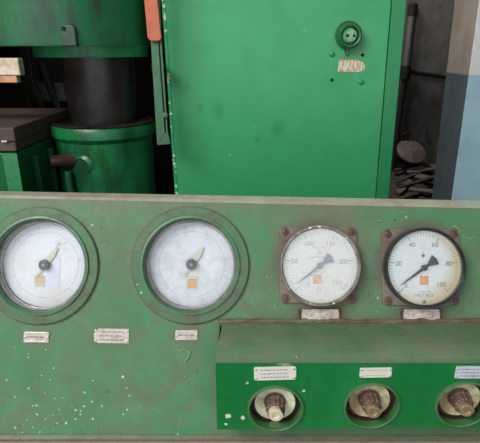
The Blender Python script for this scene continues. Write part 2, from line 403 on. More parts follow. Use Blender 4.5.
for i in range(90):
    x = xa-.01+(XBR-xa)*i/89; pts.append((x, A.y-YB-.002+random.uniform(-.001, .001), bH+.003+random.uniform(-.0012, .0012))); rs.append(.0042+random.uniform(-.0012, .0016))
obj('weld_bead', tube(B(), pts, 0, 8, rs), paint('dirt_filled_joint', rgb(120, 112, 94), rgb(96, 104, 78), RUST, .6, 30, 100, rough=.8), cbox, smooth=True)

# valves in the box
M_cream = paint('stained_cream_enamel', rgb(226, 228, 200), rgb(206, 208, 178), rgb(118, 88, 48), .35, 40, 120, rough=.4, spots=[((0, -.045, 0), .012, .035, .85, rgb(92, 56, 26), .03)], speck=.2)
M_cream2 = paint('rust_stained_cream_enamel', rgb(212, 208, 170), rgb(190, 182, 142), rgb(104, 68, 36), .5, 40, 120, rough=.4, spots=[((-.035, -.02, 0), .01, .035, .9, rgb(104, 62, 26), .03), ((.035, 0, 0), .002, .02, .8, rgb(104, 62, 26), .03)], speck=.3)
M_knurl = paint('greasy_brown_steel', rgb(122, 98, 86), rgb(90, 70, 62), rgb(40, 32, 28), .4, 60, 200, rough=.5, metal=.1)
M_tip = paint('worn_stem_end', rgb(224, 218, 192), rgb(196, 184, 150), rgb(90, 72, 54), .3, 120, 300, rough=.5)
M_tip2 = paint('brassy_stem_end', rgb(176, 158, 124), rgb(140, 118, 84), rgb(66, 50, 36), .4, 120, 300, rough=.45, metal=.3)
def valve(i, c, label, mc, mt, ang):
    t = thing('needle_valve', label, 'valve', (c.x, YB, c.z), (PI/2, 0, 0), 'recessed valves of the green box')
    k = KR
    obj('collar_ring', lathe(B(), [(k*1.1, .0003), (k*1.085, .0035), (k*1.02, .0045), (k*.985, .003), (k*.98, -.002), (k*.985, -.012), (k*1.0, -.012), (k*1.0, .0002)], 64, True), paint('scuffed_green_lip', rgb(40, 118, 62), rgb(64, 120, 70), rgb(84, 96, 66), .5, 40, 120), t, smooth=True)
    obj('recess_cup', lathe(B(), [(k*.98, -.0125), (k*.96, -.022), (k*.80, -.026), (0, -.027), (0, -.029), (k*.98, -.029)], 64, True), paint('brown_stained_recess', rgb(84, 66, 44), rgb(58, 48, 34), rgb(30, 24, 18), .5, 30, 90), t, smooth=True)
    obj('dish', lathe(B(), [(k*.76, -.0255), (k*.82, -.017), (k*.79, -.013), (k*.60, -.015), (k*.42, -.019), (k*.30, -.020), (0, -.020), (0, -.0255)], 64, True), mc, t, smooth=True)
    kn = obj('knurled_collar', lathe(B(), [(0, -.0195), (k*.39, -.0195), (k*.39, -.010), (k*.36, -.009), (k*.36, .004), (k*.30, .007), (0, .007)], 48, jag=lambda q: .05 if q % 4 < 2 else -.05), M_knurl, t, rot=(0, 0, ang))
    obj('washer', lathe(B(), [(k*.42, -.0209), (k*.43, -.0175), (k*.36, -.0165), (k*.34, -.0209)], 48, True), M_knurl, t, smooth=True)
    st = obj('stem', lathe(B(), [(0, .0065), (k*.27, .0065), (k*.27, .015), (k*.25, .018), (k*.14, .018), (k*.11, .016), (0, .016)], 32, jag=lambda q: .03*math.sin(q*1.7)), mt, t)
    if i == 0: obj('grease_blob', tube(B(), [(k*.12, k*.25, .010), (k*.26, k*.12, .013), (k*.29, -.05*k, .014)], .0025, 8, [.001, .0035, .001]), M_black, t, smooth=True)
valve(0, kc[0], 'leftmost recessed valve, clean cream dish and pale stem end', M_cream, M_tip, .1)
valve(1, kc[1], 'middle one of the three recessed valves in the bright green box', M_cream2, M_tip2, .4)
valve(2, kc[2], 'rightmost recessed valve, rust-stained dish and brassy stem end', M_cream2, M_tip2, .25)

# ------------------------------------------------------------------ nameplates
M_al = paint('scratched_aluminium', rgb(196, 190, 186), rgb(214, 210, 206), rgb(124, 100, 86), .45, 60, 200, rough=.45, metal=.15)
M_al2 = paint('weathered_white_plate', rgb(214, 206, 200), rgb(190, 180, 172), rgb(110, 80, 60), .5, 70, 200, rough=.6)
M_ink = plain('faded_plate_ink', rgb(148, 128, 124), .7); M_bluink = plain('faded_blue_ink', rgb(146, 142, 170), .7)
M_rustp = paint('rusty_backing', rgb(96, 78, 64), rgb(76, 62, 52), rgb(48, 36, 28), .5, 60, 150, rough=.8)
M_rivet = plain('bright_rivet', rgb(210, 206, 200), .35, .4)
def plate(px0, px1, py0, py1, label, mat, where='panel', rivets=4, rows=3, backing=False, ink=None, tilt=0, chamfer=False, frame=False):
    cx, cy = (px0+px1)/2, (py0+py1)/2
    if where == 'panel':
        q0, q1 = on_panel(px0, cy), on_panel(px1, cy); c = on_panel(cx, cy); v = uv(cx, py0)[1]-uv(cx, py1)[1]; rot = (PI/2-TILT, 0, 0)
    else:
        q0, q1 = bx_y(px0, cy), bx_y(px1, cy); c = bx_y(cx, cy); v = (bx_y(cx, py0)-bx_y(cx, py1)).z; rot = (PI/2, 0, 0)
    hw, hh = (q1-q0).x/2, v/2
    t = thing('nameplate', label, 'nameplate', c, rot); t.rotation_euler.rotate_axis('Z', tilt)
    z = .0
    if backing:
        obj('backing_plate', prism(B(), rrect(hw*1.16, hh*1.0, .004), 0, .002), M_rustp, t); z = .002
    out = [(-hw, -hh*.35), (-hw*.78, -hh), (hw, -hh), (hw, hh), (-hw*.72, hh), (-hw, hh*.3)] if chamfer else rrect(hw, hh, min(hw, hh)*.25, 3)
    p = obj('plate', prism(B(), out, z+.0002, z+.0016), mat, t)
    if frame:
        for s in (-1, 1): obj('raised_edge', box(B(), -hw*.8, hw*.8, s*hh*.78-hh*.14, s*hh*.78+hh*.14, z+.0016, z+.003), M_rivet, t, bevel=.0006)
    bm = B(); random.seed(int(px0*7+py0))
    for r in range(rows):
        y = hh*(.55-1.1*r/max(1, rows-1)) if rows > 1 else 0
        x = -hw*.68
        while x < hw*.62:
            l = random.uniform(.0012, .004); h = hh*.16 if rows > 1 else hh*.32
            box(bm, x, x+l, y-h/2, y+h/2, z+.00162, z+.0019); x += l+random.uniform(.0008, .002)
    o = obj('inscription', bm, ink or M_ink, t); o['kind'] = 'stuff'
    ys = (-hh*.68, hh*.68) if rivets == 4 else (0,)
    for sx in (-1, 1):
        for y in ys:
            obj('rivet', lathe(B(), [(.0028, 0), (.0026, .0012), (.0015, .002), (0, .0022)], 16), M_rivet if not backing else M_rustp, t, loc=(sx*hw*(.9 if not backing else 1.05), y, z+.001), smooth=True)
    return t
plate(24, 49, 331.5, 342.5, 'small riveted metal nameplate under the leftmost gauge', M_al, rivets=2, rows=1, frame=True, tilt=-.02)
plate(94, 129, 328.5, 343, 'large chipped metal nameplate between the two big round gauges', M_al, rivets=4, chamfer=True, tilt=-.02)
plate(175.5, 197.5, 330, 340, 'small dull metal nameplate under the second gauge from the left', M_al, rivets=2, rows=1, frame=True)
plate(301.5, 338.5, 309, 321, 'chipped white nameplate under the grey-rimmed gauge', M_al2, backing=True, rows=2, ink=M_al)
plate(403, 439, 309, 321, 'chipped white nameplate under the black-rimmed gauge', M_al2, backing=True, rows=2, ink=M_al)
M_wp = paint('cream_paper_plate', rgb(222, 218, 204), rgb(230, 228, 216), rgb(160, 140, 120), .25, 40, 150, rough=.5)
plate(254, 296, 366.5, 379.5, 'white lettered nameplate above the leftmost recessed valve', M_wp, 'box', ink=M_bluink, tilt=.03)
plate(359.5, 391.5, 367.5, 377, 'blank-looking cream nameplate above the middle recessed valve', M_wp, 'box', rows=2, ink=plain('pale_ochre_ink', rgb(196, 186, 150), .7), tilt=.02)
plate(455, 490, 366, 378, 'bluish white nameplate above the rightmost recessed valve', paint('bluish_white_plate', rgb(206, 212, 222), rgb(190, 198, 212), rgb(140, 130, 120), .25, 40, 150, rough=.5), 'box', ink=M_bluink)

# ------------------------------------------------------------------ gauges
def glass(name, dust, dc=(.8, .82, .86, 1), lo=.45, hi=.75, refl=1.0):
    n = N(name)
    tr = n.add('ShaderNodeBsdfTransparent'); tr.inputs[0].default_value = (.97, .98, .98, 1)
    gl = n.add('ShaderNodeBsdfGlossy'); gl.inputs['Roughness'].default_value = .06; gl.inputs['Color'].default_value = (1, 1, 1, 1)
    fr = n.add('ShaderNodeFresnel'); fr.inputs[0].default_value = 1.5
    df = n.add('ShaderNodeBsdfDiffuse'); df.inputs[0].default_value = dc
    m1 = n.add('ShaderNodeMixShader'); n.put(m1.inputs[0], n.math('MULTIPLY', fr.outputs[0], refl)); n.put(m1.inputs[1], tr.outputs[0]); n.put(m1.inputs[2], gl.outputs[0])
    f = n.noise(12, 4, .55); g = n.noise(60, 4, .6)
    d = n.math('MULTIPLY', n.ramp(n.math('ADD', n.math('MULTIPLY', f, .7), n.math('MULTIPLY', g, .3)), lo, hi, .15, 1), dust)
    m2 = n.add('ShaderNodeMixShader'); n.put(m2.inputs[0], d); n.put(m2.inputs[1], m1.outputs[0]); n.put(m2.inputs[2], df.outputs[0])
    n.t.links.new(m2.outputs[0], n.out.inputs[0]); return n.m
M_glass = glass('dusty_gauge_glass', .12, refl=.5); M_glass3 = glass('hazy_gauge_glass', .34, (.9, .9, .9, 1), .30, .80, .5); M_glass4 = glass('clear_gauge_glass', .06, refl=.5)
M_tube = paint('dark_threaded_steel', rgb(72, 66, 62), rgb(50, 46, 44), rgb(96, 76, 60), .4, 40, 100, rough=.4, metal=.5)
M_steel = paint('tarnished_steel_ring', rgb(176, 176, 176), rgb(146, 144, 144), rgb(100, 88, 78), .4, 40, 100, rough=.35, metal=.3)
M_hub = plain('black_bakelite', rgb(34, 33, 34), .35)
M_pale = plain('cream_needle_paint', rgb(216, 212, 196), .5, var=.06)
M_nblue = plain('faded_blue_grey_needle', rgb(116, 120, 150), .5); M_nblack = plain('black_needle', rgb(40, 40, 42), .5)
M_orange = paint('faded_orange_label', rgb(222, 140, 84), rgb(230, 160, 108), rgb(196, 170, 140), .3, 120, 300, rough=.6)
M_orange2 = paint('bleached_orange_label', rgb(214, 168, 120), rgb(224, 186, 146), rgb(220, 200, 180), .4, 120, 300, rough=.6)
M_lab = plain('white_label_paper', rgb(236, 234, 232), .6, var=.04); M_lab2 = plain('cream_label_paper', rgb(214, 208, 190), .6, var=.05)
M_mark = plain('grey_dial_print', rgb(150, 152, 158), .7, var=.02); M_mark4 = plain('dark_dial_print', rgb(112, 112, 116), .7, var=.02); M_fade = plain('bleached_dial_print', rgb(176, 182, 196), .7, var=.02)
def dialmat(name, a, b, dirt, amt=.35, spots=()): return paint(name, a, b, dirt, amt, 22, 50, rough=.55, spots=spots, speck=.35, bstr=.05)
M_dial1 = dialmat('bleached_dial', rgb(226, 228, 238), rgb(238, 239, 243), rgb(190, 192, 202), spots=[((.02, -.075, 0), .01, .05, .5, rgb(190, 160, 132), .04)])
M_dial2 = dialmat('bleached_blue_dial', rgb(222, 227, 238), rgb(236, 238, 243), rgb(180, 184, 196), .45)
M_dial3 = dialmat('white_dial', rgb(232, 234, 234), rgb(240, 241, 240), rgb(204, 202, 190), spots=[((0, -.09, 0), .02, .05, .45, rgb(196, 180, 148), .04)])
YEL = rgb(206, 186, 140)
def edgey(n, col):
    d = n.math('ADD', n.dist((-.012, .008, 0)), n.math('MULTIPLY', n.noise(30), .02)); return n.mix(n.ramp(d, .066, .090, 0, .9), col, YEL)
M_dial4 = paint('yellow_edged_white_dial', rgb(222, 228, 229), rgb(232, 236, 236), rgb(196, 197, 186), .25, 16, 80, rough=.55, speck=.12, bstr=.05, extra=edgey)

def marks(bm, R, major, minor, z, a0=225, a1=-45, w0=.0011, w1=.0006, l0=.012, l1=.006):
    for k in range(major*minor+1):
        a = math.radians(a0+(a1-a0)*k/(major*minor)); big = k % minor == 0
        l, w_ = (l0, w0) if big else (l1, w1)
        M = Matrix.Rotation(a, 4, 'Z')
        box(bm, R-l, R, -w_/2, w_/2, z, z+.0003, M=M)
    return bm
def text(body, size, mat, parent, x, y, z, name='numeral', sx=1):
    cu = bpy.data.curves.new(name, 'FONT'); cu.body = body; cu.size = size; cu.align_x = 'CENTER'; cu.align_y = 'CENTER'; cu.extrude = .0001
    cu.materials.append(mat); q = bpy.data.objects.new(name, cu); COL.objects.link(q); bpy.context.view_layer.update()
    me = bpy.data.meshes.new_from_object(q.evaluated_get(bpy.context.evaluated_depsgraph_get())); bpy.data.objects.remove(q)
    me.name = name; o = bpy.data.objects.new(name, me); COL.objects.link(o); o.parent = parent; o.location = (x, y, z); o.scale = (sx, 1, 1); return o
def sticker(t, x, y, sz, mat, paper=None, dy=0, z=0, rot=0, pw_=1.3, ph=1.4):
    s = obj('calibration_sticker', box(B(), -sz*pw_/2, sz*pw_/2, -sz*ph/2, sz*ph/2, 0, .0003), paper or M_lab, t, loc=(x, y-dy, z), rot=(0, 0, rot))
    obj('colour_patch', box(B(), -sz/2, sz/2, -sz/2, sz/2, .0003, .0006), mat, s, loc=(0, dy, 0))
    bm = B()
    for j in (-.22, .02, .26):
        x_ = -.36
        while x_ < .3:
            l = random.uniform(.08, .2); box(bm, x_*sz, (x_+l)*sz, (j-.05)*sz, (j+.05)*sz, .0006, .0008); x_ += l+.08
    k = obj('print', bm, plain('sticker_print', rgb(240, 208, 170), .6), s, loc=(0, dy, 0)); k['kind'] = 'stuff'
    return s

DEP = .025
def big_gauge(px, py, label, dial, style):
    c = on_panel(px, py)
    t = thing('pressure_gauge', label, 'gauge', c, PROT, 'pressure gauges on the control desk')
    R = 58.5*S
    obj('mounting_flange', lathe(B(), [(R12*.99, .0004), (R, .0004), (R*1.003, .004), (R*.985, .0062), (R*.90, .0064), (R12*1.04, .0066), (R12*.99, .006)], 96, True), M_flange, t, smooth=True)
    r = R12*.99
    obj('inner_lip', lathe(B(), [(r+.0015, .006), (r+.001, .0098), (r-.003, .0105), (r-.006, .007), (r-.0065, -.004), (r-.001, -.004)], 96, True), M_lip, t, smooth=True)
    q = r-.0065
    prof = [(q, -.004)]
    for k in range(4): prof += [(q-.0005-.0008*k, -.006-.0045*k), (q-.0022-.0008*k, -.0072-.0045*k), (q-.0010-.0008*k, -.0085-.0045*k)]
    prof += [(q-.0042, -DEP), (q-.002, -DEP-.004), (q+.002, -DEP), (q+.003, -.004)]
    obj('case', lathe(B(), prof, 96, True), M_tube, t, smooth=True)
    obj('retaining_ring', lathe(B(), [(q-.0005, -.0075), (q-.0005, -.0045), (q-.003, -.0040), (q-.0045, -.006), (q-.004, -.0078)], 96, True), M_steel, t, smooth=True)
    rd = q-.0043
    obj('inner_ring', lathe(B(), [(q-.0025, -.0145), (q-.0045, -.0150), (q-.0046, -.0165), (q-.0025, -.017)], 96, True), M_steel, t, smooth=True)
    d = obj('dial', lathe(B(), [(0, -DEP-.003), (rd, -DEP-.003), (rd, -DEP), (0, -DEP)], 96), dial, t, smooth=True)
    bm = marks(B(), rd*.9, 5, 10, -DEP+.0001, l0=.010, l1=.004, w0=.0008, w1=.0005)
    lathe(bm, [(rd*.775, -DEP+.0001), (rd*.78, -DEP+.0003), (rd*.785, -DEP+.0001)], 96)
    o = obj('scale_marks', bm, M_fade, d); o['kind'] = 'stuff'
    Mg = Matrix.Rotation(style['ang'], 4, 'Z')
    nd = obj('needle', prism(B(), [(.008, -.004), (rd*.30, -.0055), (rd*.52, 0), (rd*.30, .0055), (.008, .004), (-rd*.3, .0015), (-rd*.42, .0002), (-rd*.42, -.0002), (-rd*.3, -.0015)], -DEP+.004, -DEP+.0052, Mg), M_pale, t)
    obj('hub', lathe(B(), [(0, -DEP), (.0105, -DEP), (.0108, -DEP+.010), (.0095, -DEP+.0125), (.006, -DEP+.013), (.0055, -DEP+.0115), (0, -DEP+.0115)], 40), M_hub, t, smooth=True)
    obj('hub_screw', lathe(B(), [(.003, -DEP+.0113), (.0026, -DEP+.0135), (0, -DEP+.014)], 20), M_steel, t, smooth=True)
    style['stickers'](t, -DEP+.0004)
    obj('glass', lathe(B(), [(0, -.0072), (q-.0048, -.0072), (q-.0048, -.0062), (0, -.0062)], 64), M_glass, t, smooth=True)
    return t
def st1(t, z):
    obj('reflection_card', box(B(), -.004, .022, -.042, .02, 0, .0004), plain('lilac_reflection_colour', rgb(222, 224, 240), .4, var=.03), t, loc=(.007, -.004, z), rot=(0, 0, -.04))  # lilac colour of this card paints the reflection band in the gauge glass
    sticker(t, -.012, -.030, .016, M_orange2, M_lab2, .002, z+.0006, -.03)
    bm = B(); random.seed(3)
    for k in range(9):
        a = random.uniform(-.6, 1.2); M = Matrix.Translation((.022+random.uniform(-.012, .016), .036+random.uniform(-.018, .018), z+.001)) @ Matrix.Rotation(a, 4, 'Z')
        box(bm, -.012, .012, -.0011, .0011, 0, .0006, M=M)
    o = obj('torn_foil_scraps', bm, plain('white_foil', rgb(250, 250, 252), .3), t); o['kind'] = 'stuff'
def st2(t, z):
    sticker(t, .001, -.038, .017, M_orange, M_lab2, -.001, z, .0, 1.45, 1.6)
big_gauge(40.5, 265.5, 'leftmost large white-faced gauge with reflection-coloured card and torn foil on its dial', M_dial1, {'ang': math.radians(54), 'stickers': st1})
big_gauge(190.5, 265, 'second large gauge from the left, pale needle over a small orange label', M_dial2, {'ang': math.radians(56), 'stickers': st2})

M_mp3 = paint('dirty_brown_grey_plate', rgb(128, 116, 108), rgb(112, 100, 92), rgb(80, 66, 58), .5, 40, 120, rough=.6)
M_bez3 = paint('chipped_grey_bezel', rgb(170, 166, 154), rgb(130, 128, 112), rgb(92, 76, 60), .6, 60, 150, [(rgb(232, 230, 220), 160, .5, (0, 0, 0), None, .2)], rough=.45, metal=.1)
M_bez4 = plain('black_bezel', rgb(40, 40, 42), .35, scale=80)
M_case = plain('grey_gauge_case', rgb(92, 84, 76), .6)
M_screw = paint('rusty_screw', rgb(120, 100, 86), rgb(88, 70, 58), rgb(50, 38, 30), .4, 100, 200, rough=.5, metal=.4)
def small_gauge(px, py, Rpx, label, bez, dial, gl, nums, nmat, nmark, nang, rr, extra):
    c = on_panel(px, py)
    t = thing('pressure_gauge', label, 'gauge', c, PROT, 'pressure gauges on the control desk')
    R = Rpx*S*.965; H = .030
    hw = 38.5*S
    obj('mounting_plate', prism(B(), rrect(hw, hw*.985, .009), .0003, .005), M_mp3, t, bevel=.0012)
    for sx in (-1, 1):
        for sy in (-1, 1):
            s = obj('screw', lathe(B(), [(.0085, .0048), (.0085, .0062), (.0055, .0064), (.0052, .0085), (.003, .0095), (0, .0095)], 20), M_screw, t, loc=(sx*hw*.86, sy*hw*.86, 0), smooth=True)
            obj('slot', box(B(), -.0045, .0045, -.0006, .0006, .0095, .0098), M_black, s, rot=(0, 0, .8+sx*.5+sy))
    obj('case', lathe(B(), [(0, .005), (R*.985, .005), (R*.985, H-.010), (R*.93, H-.010), (R*.93, H-.014), (0, H-.014)], 96), M_case, t, smooth=True)
    ri = R*rr
    obj('bezel', lathe(B(), [(R*.96, H-.0115), (R, H-.010), (R*1.004, H-.002), (R*.99, H+.001), ((R+ri)/2, H+.0012), (ri+.001, H-.0005), (ri, H-.003), (ri, H-.010), (R*.93, H-.0105)], 96, True), bez, t, smooth=True)
    zd = H-.011
    d = obj('dial', lathe(B(), [(0, zd-.002), (ri+.002, zd-.002), (ri+.002, zd), (0, zd)], 96), dial, t, smooth=True)
    o = obj('scale_marks', marks(B(), ri*.93, 5, 10, zd+.0001, l0=.010, l1=.0055, w0=.0012, w1=.0006), nmark, d); o['kind'] = 'stuff'
    for s, a in nums:
        a = math.radians(a); k = ri*(.69 if len(s) < 3 else .66); text(s, .0128, nmat, d, k*math.cos(a), k*math.sin(a), zd+.0003)
    a = math.radians(nang); Mg = Matrix.Rotation(a, 4, 'Z')
    nd = prism(B(), [(-.026, -.0105), (-.029, 0), (-.026, .0105), (-.009, .0025), (0, .003), (ri*.8, .0004), (ri*.8, -.0004), (0, -.003), (-.009, -.0025)], zd+.003, zd+.0042, Mg)
    o = obj('needle', nd, M_nblue if extra == 3 else M_nblack, t)
    obj('hub', lathe(B(), [(0, zd), (.0055, zd), (.0055, zd+.0058), (.0035, zd+.0066), (0, zd+.0066)], 24), M_nblue if extra == 3 else M_nblack, t, smooth=True)
    z = zd+.0002
    bm = B(); random.seed(extra)
    def line(x0, x1, y, h):
        x = x0
        while x < x1:
            l = random.uniform(.0008, .002); box(bm, x, x+l, y-h/2, y+h/2, z, z+.0002); x += l+random.uniform(.0006, .0012)
    if extra == 3:
        line(-.014, .010, .034, .0009); line(-.020, .010, .016, .0014); lathe(bm, [(.0018, z), (.0024, z+.0002), (.003, z)], 20, M=Matrix.Translation((0, .024, 0)))
        line(-.012, .012, -.012, .001)
        sticker(t, -.005, -.026, .0165, M_orange, M_lab, .0, z+.0002, .03, 1.1, 1.15)
        for x0, x1, y0, y1 in ((-.021, .006, -.0405, -.040), (-.021, -.0205, -.040, -.026)): box(bm, x0, x1, y0, y1, z, z+.0003)
        lathe(bm, [(.0028, z), (.0034, z+.0002), (.004, z)], 20, M=Matrix.Translation((-.002, -.046, 0)))
    else:
        lathe(bm, [(0, z), (.0032, z), (.0032, z+.0002), (0, z+.0002)], 20, M=Matrix.Translation((-.001, .023, 0))); lathe(bm, [(0, z), (.001, z), (.001, z+.0002), (0, z+.0002)], 10, M=Matrix.Translation((-.001, .030, 0)))
        lathe(bm, [(0, z), (.0036, z), (.0036, z+.0002), (0, z+.0002)], 20, M=Matrix.Translation((0, -.065, 0)))
        line(-.010, .010, -.046, .0012)
        box(bm, -.004, .004, -.0015, .0015, z, z+.0003, M=Matrix.Translation((-.052, -.050, 0)) @ Matrix.Rotation(-.8, 4, 'Z')); box(bm, -.003, .003, -.001, .001, z, z+.0003, M=Matrix.Translation((-.048, -.047, 0)) @ Matrix.Rotation(-.8, 4, 'Z'))
        text('ГОСТ 8625', .0075, nmat, d, -.001, -.053, zd+.0003, 'lettering')
        sticker(t, .0, -.024, .0165, M_orange, M_lab, .0, z+.0002, -.03, 1.1, 1.15)
    o = obj('dial_print', bm, nmark, d); o['kind'] = 'stuff'
    obj('glass', lathe(B(), [(0, H-.0035), (ri+.0005, H-.0035), (ri+.0005, H-.0025), (0, H-.0025)], 64), gl, t, smooth=True)
small_gauge(318, 265, 40.5, 'grey-rimmed gauge reading to 250 with faded blue-grey needle', M_bez3, M_dial3, M_glass3, [('50', 171), ('100', 117), ('150', 63), ('200', 9), ('250', -45)], M_mark, M_mark, 218, .925, 3)
small_gauge(420, 267, 40.5, 'black-rimmed gauge reading to 100 with black needle', M_bez4, M_dial4, M_glass4, [('0', 225), ('20', 171), ('40', 117), ('60', 63), ('80', 9), ('100', -45)], M_mark4, M_mark4, 216, .925, 4)

# ------------------------------------------------------------------ electrical cabinet
YC = 1.6
tl, bl = on_y(161.5, 0, YC), on_y(175, 195, YC); tr, br = on_y(407, 0, YC), on_y(388, 203, YC); sm0, sm1 = on_y(392, 0, YC), on_y(375.5, 203, YC)
xc = (lin(tl, bl, 0)+lin(tr, br, 0))/2
csp = []
def cspot(px, py, r0, r1, s, c, wob=.01, sq=(1, 1, 1)): q = on_y(px, py, YC); csp.append(((q.x-xc, -.0, q.z, sq), r0, r1, s, c, wob))
cspot(230, 155, .002, .0035, 1, rgb(214, 226, 208), .01); cspot(254, 126, .001, .0022, 1, rgb(200, 220, 200), .008); cspot(304, 31, .001, .002, 1, rgb(200, 220, 200), .008)
for p_ in ((218, 110, .02), (278, 129, .02), (188, 86, .008), (200, 108, .007), (258, 140, .01)): cspot(p_[0], p_[1], p_[2]*.4, p_[2]*1.5, .35, rgb(24, 96, 58), .03, (1, 1, .7))
cspot(352, 46, .01, .07, .3, rgb(70, 96, 70), .04)
M_cab = paint('green_cabinet_enamel', rgb(54, 162, 102), rgb(66, 170, 112), rgb(42, 138, 86), .35, 4, 40, [(rgb(22, 84, 52), 26, .06, (0, 0, 0), None, .2)], csp, rough=.38, speck=.12, bstr=.25)
M_cabe = paint('chipped_cabinet_edge', rgb(48, 158, 100), rgb(58, 168, 110), rgb(36, 116, 74), .4, 6, 40, [(rgb(210, 224, 206), 60, .8, (0, 0, 0), None, .35), (rgb(210, 224, 206), 110, .7, (0, 0, 0), None, .30)], (), rough=.4, speck=.2)
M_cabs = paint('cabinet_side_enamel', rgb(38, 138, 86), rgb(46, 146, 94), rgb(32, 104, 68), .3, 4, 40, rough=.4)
cab = thing('electrical_cabinet', 'tall bright green steel cabinet with a riveted door and chipped left edge', 'cabinet', (xc, YC, 0))
ZC = 2.02
def X(l0, l1, z): return lin(l0, l1, z)-xc
def slab(bm, f0, f1, z0, z1, y0, y1):
    v = []
    for z in (z0, z1): v.append([bm.verts.new(p) for p in ((f0(z), y0, z), (f1(z), y0, z), (f1(z), y1, z), (f0(z), y1, z))])
    for i in range(4): bm.faces.new((v[0][i], v[0][(i+1) % 4], v[1][(i+1) % 4], v[1][i]))
    bm.faces.new(v[0]); bm.faces.new(v[1]); return bm
L = lambda z: X(tl, bl, z); Rr = lambda z: X(tr, br, z); Sm = lambda z: X(sm0, sm1, z)
obj('body', slab(B(), lambda z: L(z)+.008, Rr, 0, ZC, .012, .45), M_cabs, cab, bevel=.004)
obj('door', slab(B(), lambda z: L(z)+.010, lambda z: Sm(z)-.0015, .1, ZC-.02, 0, .0118), M_cab, cab, bevel=.0025)
obj('frame_strip', slab(B(), lambda z: Sm(z)+.0015, Rr, .02, ZC, .001, .0118), M_cabs, cab, bevel=.002)
obj('edge_fold', slab(B(), L, lambda z: L(z)+.0105, .08, ZC-.02, -.0015, .02), M_cabe, cab, bevel=.002)
M_hole = plain('black_hole', rgb(12, 12, 12), .9)
for px, py in ((332, 54), (361, 82)):
    q = on_y(px, py, YC); obj('rivet', lathe(B(), [(.009, 0), (.0085, .004), (.005, .0065), (0, .007)], 20), M_cabs, cab, loc=(q.x-xc, 0, q.z), rot=(PI/2, 0, 0), smooth=True)
for px, py in ((362.5, 55), (332, 80)):
    q = on_y(px, py, YC); obj('screw_hole', lathe(B(), [(.0055, -.0002), (.0055, .0006), (0, .0004)], 20), M_hole, cab, loc=(q.x-xc, 0, q.z), rot=(PI/2, 0, 0))
# stencilled voltage patch
q0, q1 = on_y(338, 66, YC), on_y(365, 66, YC); q = (q0+q1)/2; hw = (q1-q0).x/2; hh = (on_y(350, 60, YC)-on_y(350, 72, YC)).z/2
M_white = paint('brushed_white_paint', rgb(216, 222, 200), rgb(196, 210, 186), rgb(120, 170, 130), .3, 60, 150, rough=.6)
M_red = paint('thin_red_paint', rgb(222, 116, 84), rgb(226, 146, 116), rgb(216, 190, 170), .3, 90, 200, rough=.6)
pts = [(-hw, -hh*.9), (-hw*.2, -hh*.95), (hw*.6, -hh), (hw*.95, -hh*.7), (hw, 0), (hw*.85, hh*.6), (hw*.5, hh*.9), (-hw*.3, hh), (-hw*.95, hh*.95)]
vp = obj('voltage_patch', prism(B(), pts, .0002, .0008), M_white, cab, loc=(q.x-xc, 0, q.z), rot=(PI/2, 0, 0))
for i, (ch, x) in enumerate((('2', -.72), ('2', -.2), ('0', .28))): text(ch, hh*2.9, M_red, vp, x*hw, 0, .0009, 'painted_digit', .75)
for x in (.62, .84): obj('painted_stroke', box(B(), x*hw-.0015, x*hw+.0015, -hh*.75, hh*.8, .0008, .0011), plain('thin_red_stroke', rgb(210, 140, 110), .6), vp)

# socket
q = on_y(348, 36, YC); sr = 12.5*(q-on_y(347, 36, YC)).x
t = thing('power_socket', 'round green two-hole power socket on the cabinet door', 'socket', (q.x, YC, q.z), (PI/2, 0, 0))
obj('base', lathe(B(), [(sr*.98, 0), (sr*1.0, .020), (sr*.94, .032), (sr*.80, .038), (sr*.68, .036), (sr*.66, .014), (0, .014), (0, 0)], 64), M_socketring, t, smooth=True)
fc = obj('socket_face', lathe(B(), [(0, .014), (sr*.62, .014), (sr*.60, .030), (sr*.5, .036), (0, .038)], 64), paint('rubbed_pale_green', rgb(100, 176, 128), rgb(64, 150, 98), rgb(36, 110, 66), .45, 60, 120, rough=.35), t, smooth=True)
obj('face_plate', lathe(B(), [(0, .037), (sr*.44, .037), (sr*.42, .0405), (0, .041)], 40), paint('bare_white_porcelain', rgb(170, 204, 176), rgb(100, 168, 124), rgb(50, 124, 76), .6, 80, 120, rough=.35), t, smooth=True)
for s in (-1, 1): obj('pin_hole', lathe(B(), [(sr*.11, .0405), (sr*.11, .0425), (0, .0425)], 16), M_hole, t, loc=(s*sr*.25, -.0, -.0008))
obj('rust_ring', lathe(B(), [(sr*1.03, 0), (sr*1.06, .004), (sr*1.02, .008), (sr*.98, .008), (sr*.98, 0)], 64, True), paint('rusty_edge', rgb(120, 92, 66), rgb(70, 110, 70), rgb(60, 60, 44), .5, 60), t, loc=(0, .003, 0), smooth=True)
obj('cable_tab', prism(B(), [(-.007, 0), (.007, 0), (.004, -.022), (-.004, -.022)], 0, .010), M_socketring, t, loc=(0, -sr*.92, 0), bevel=.002)

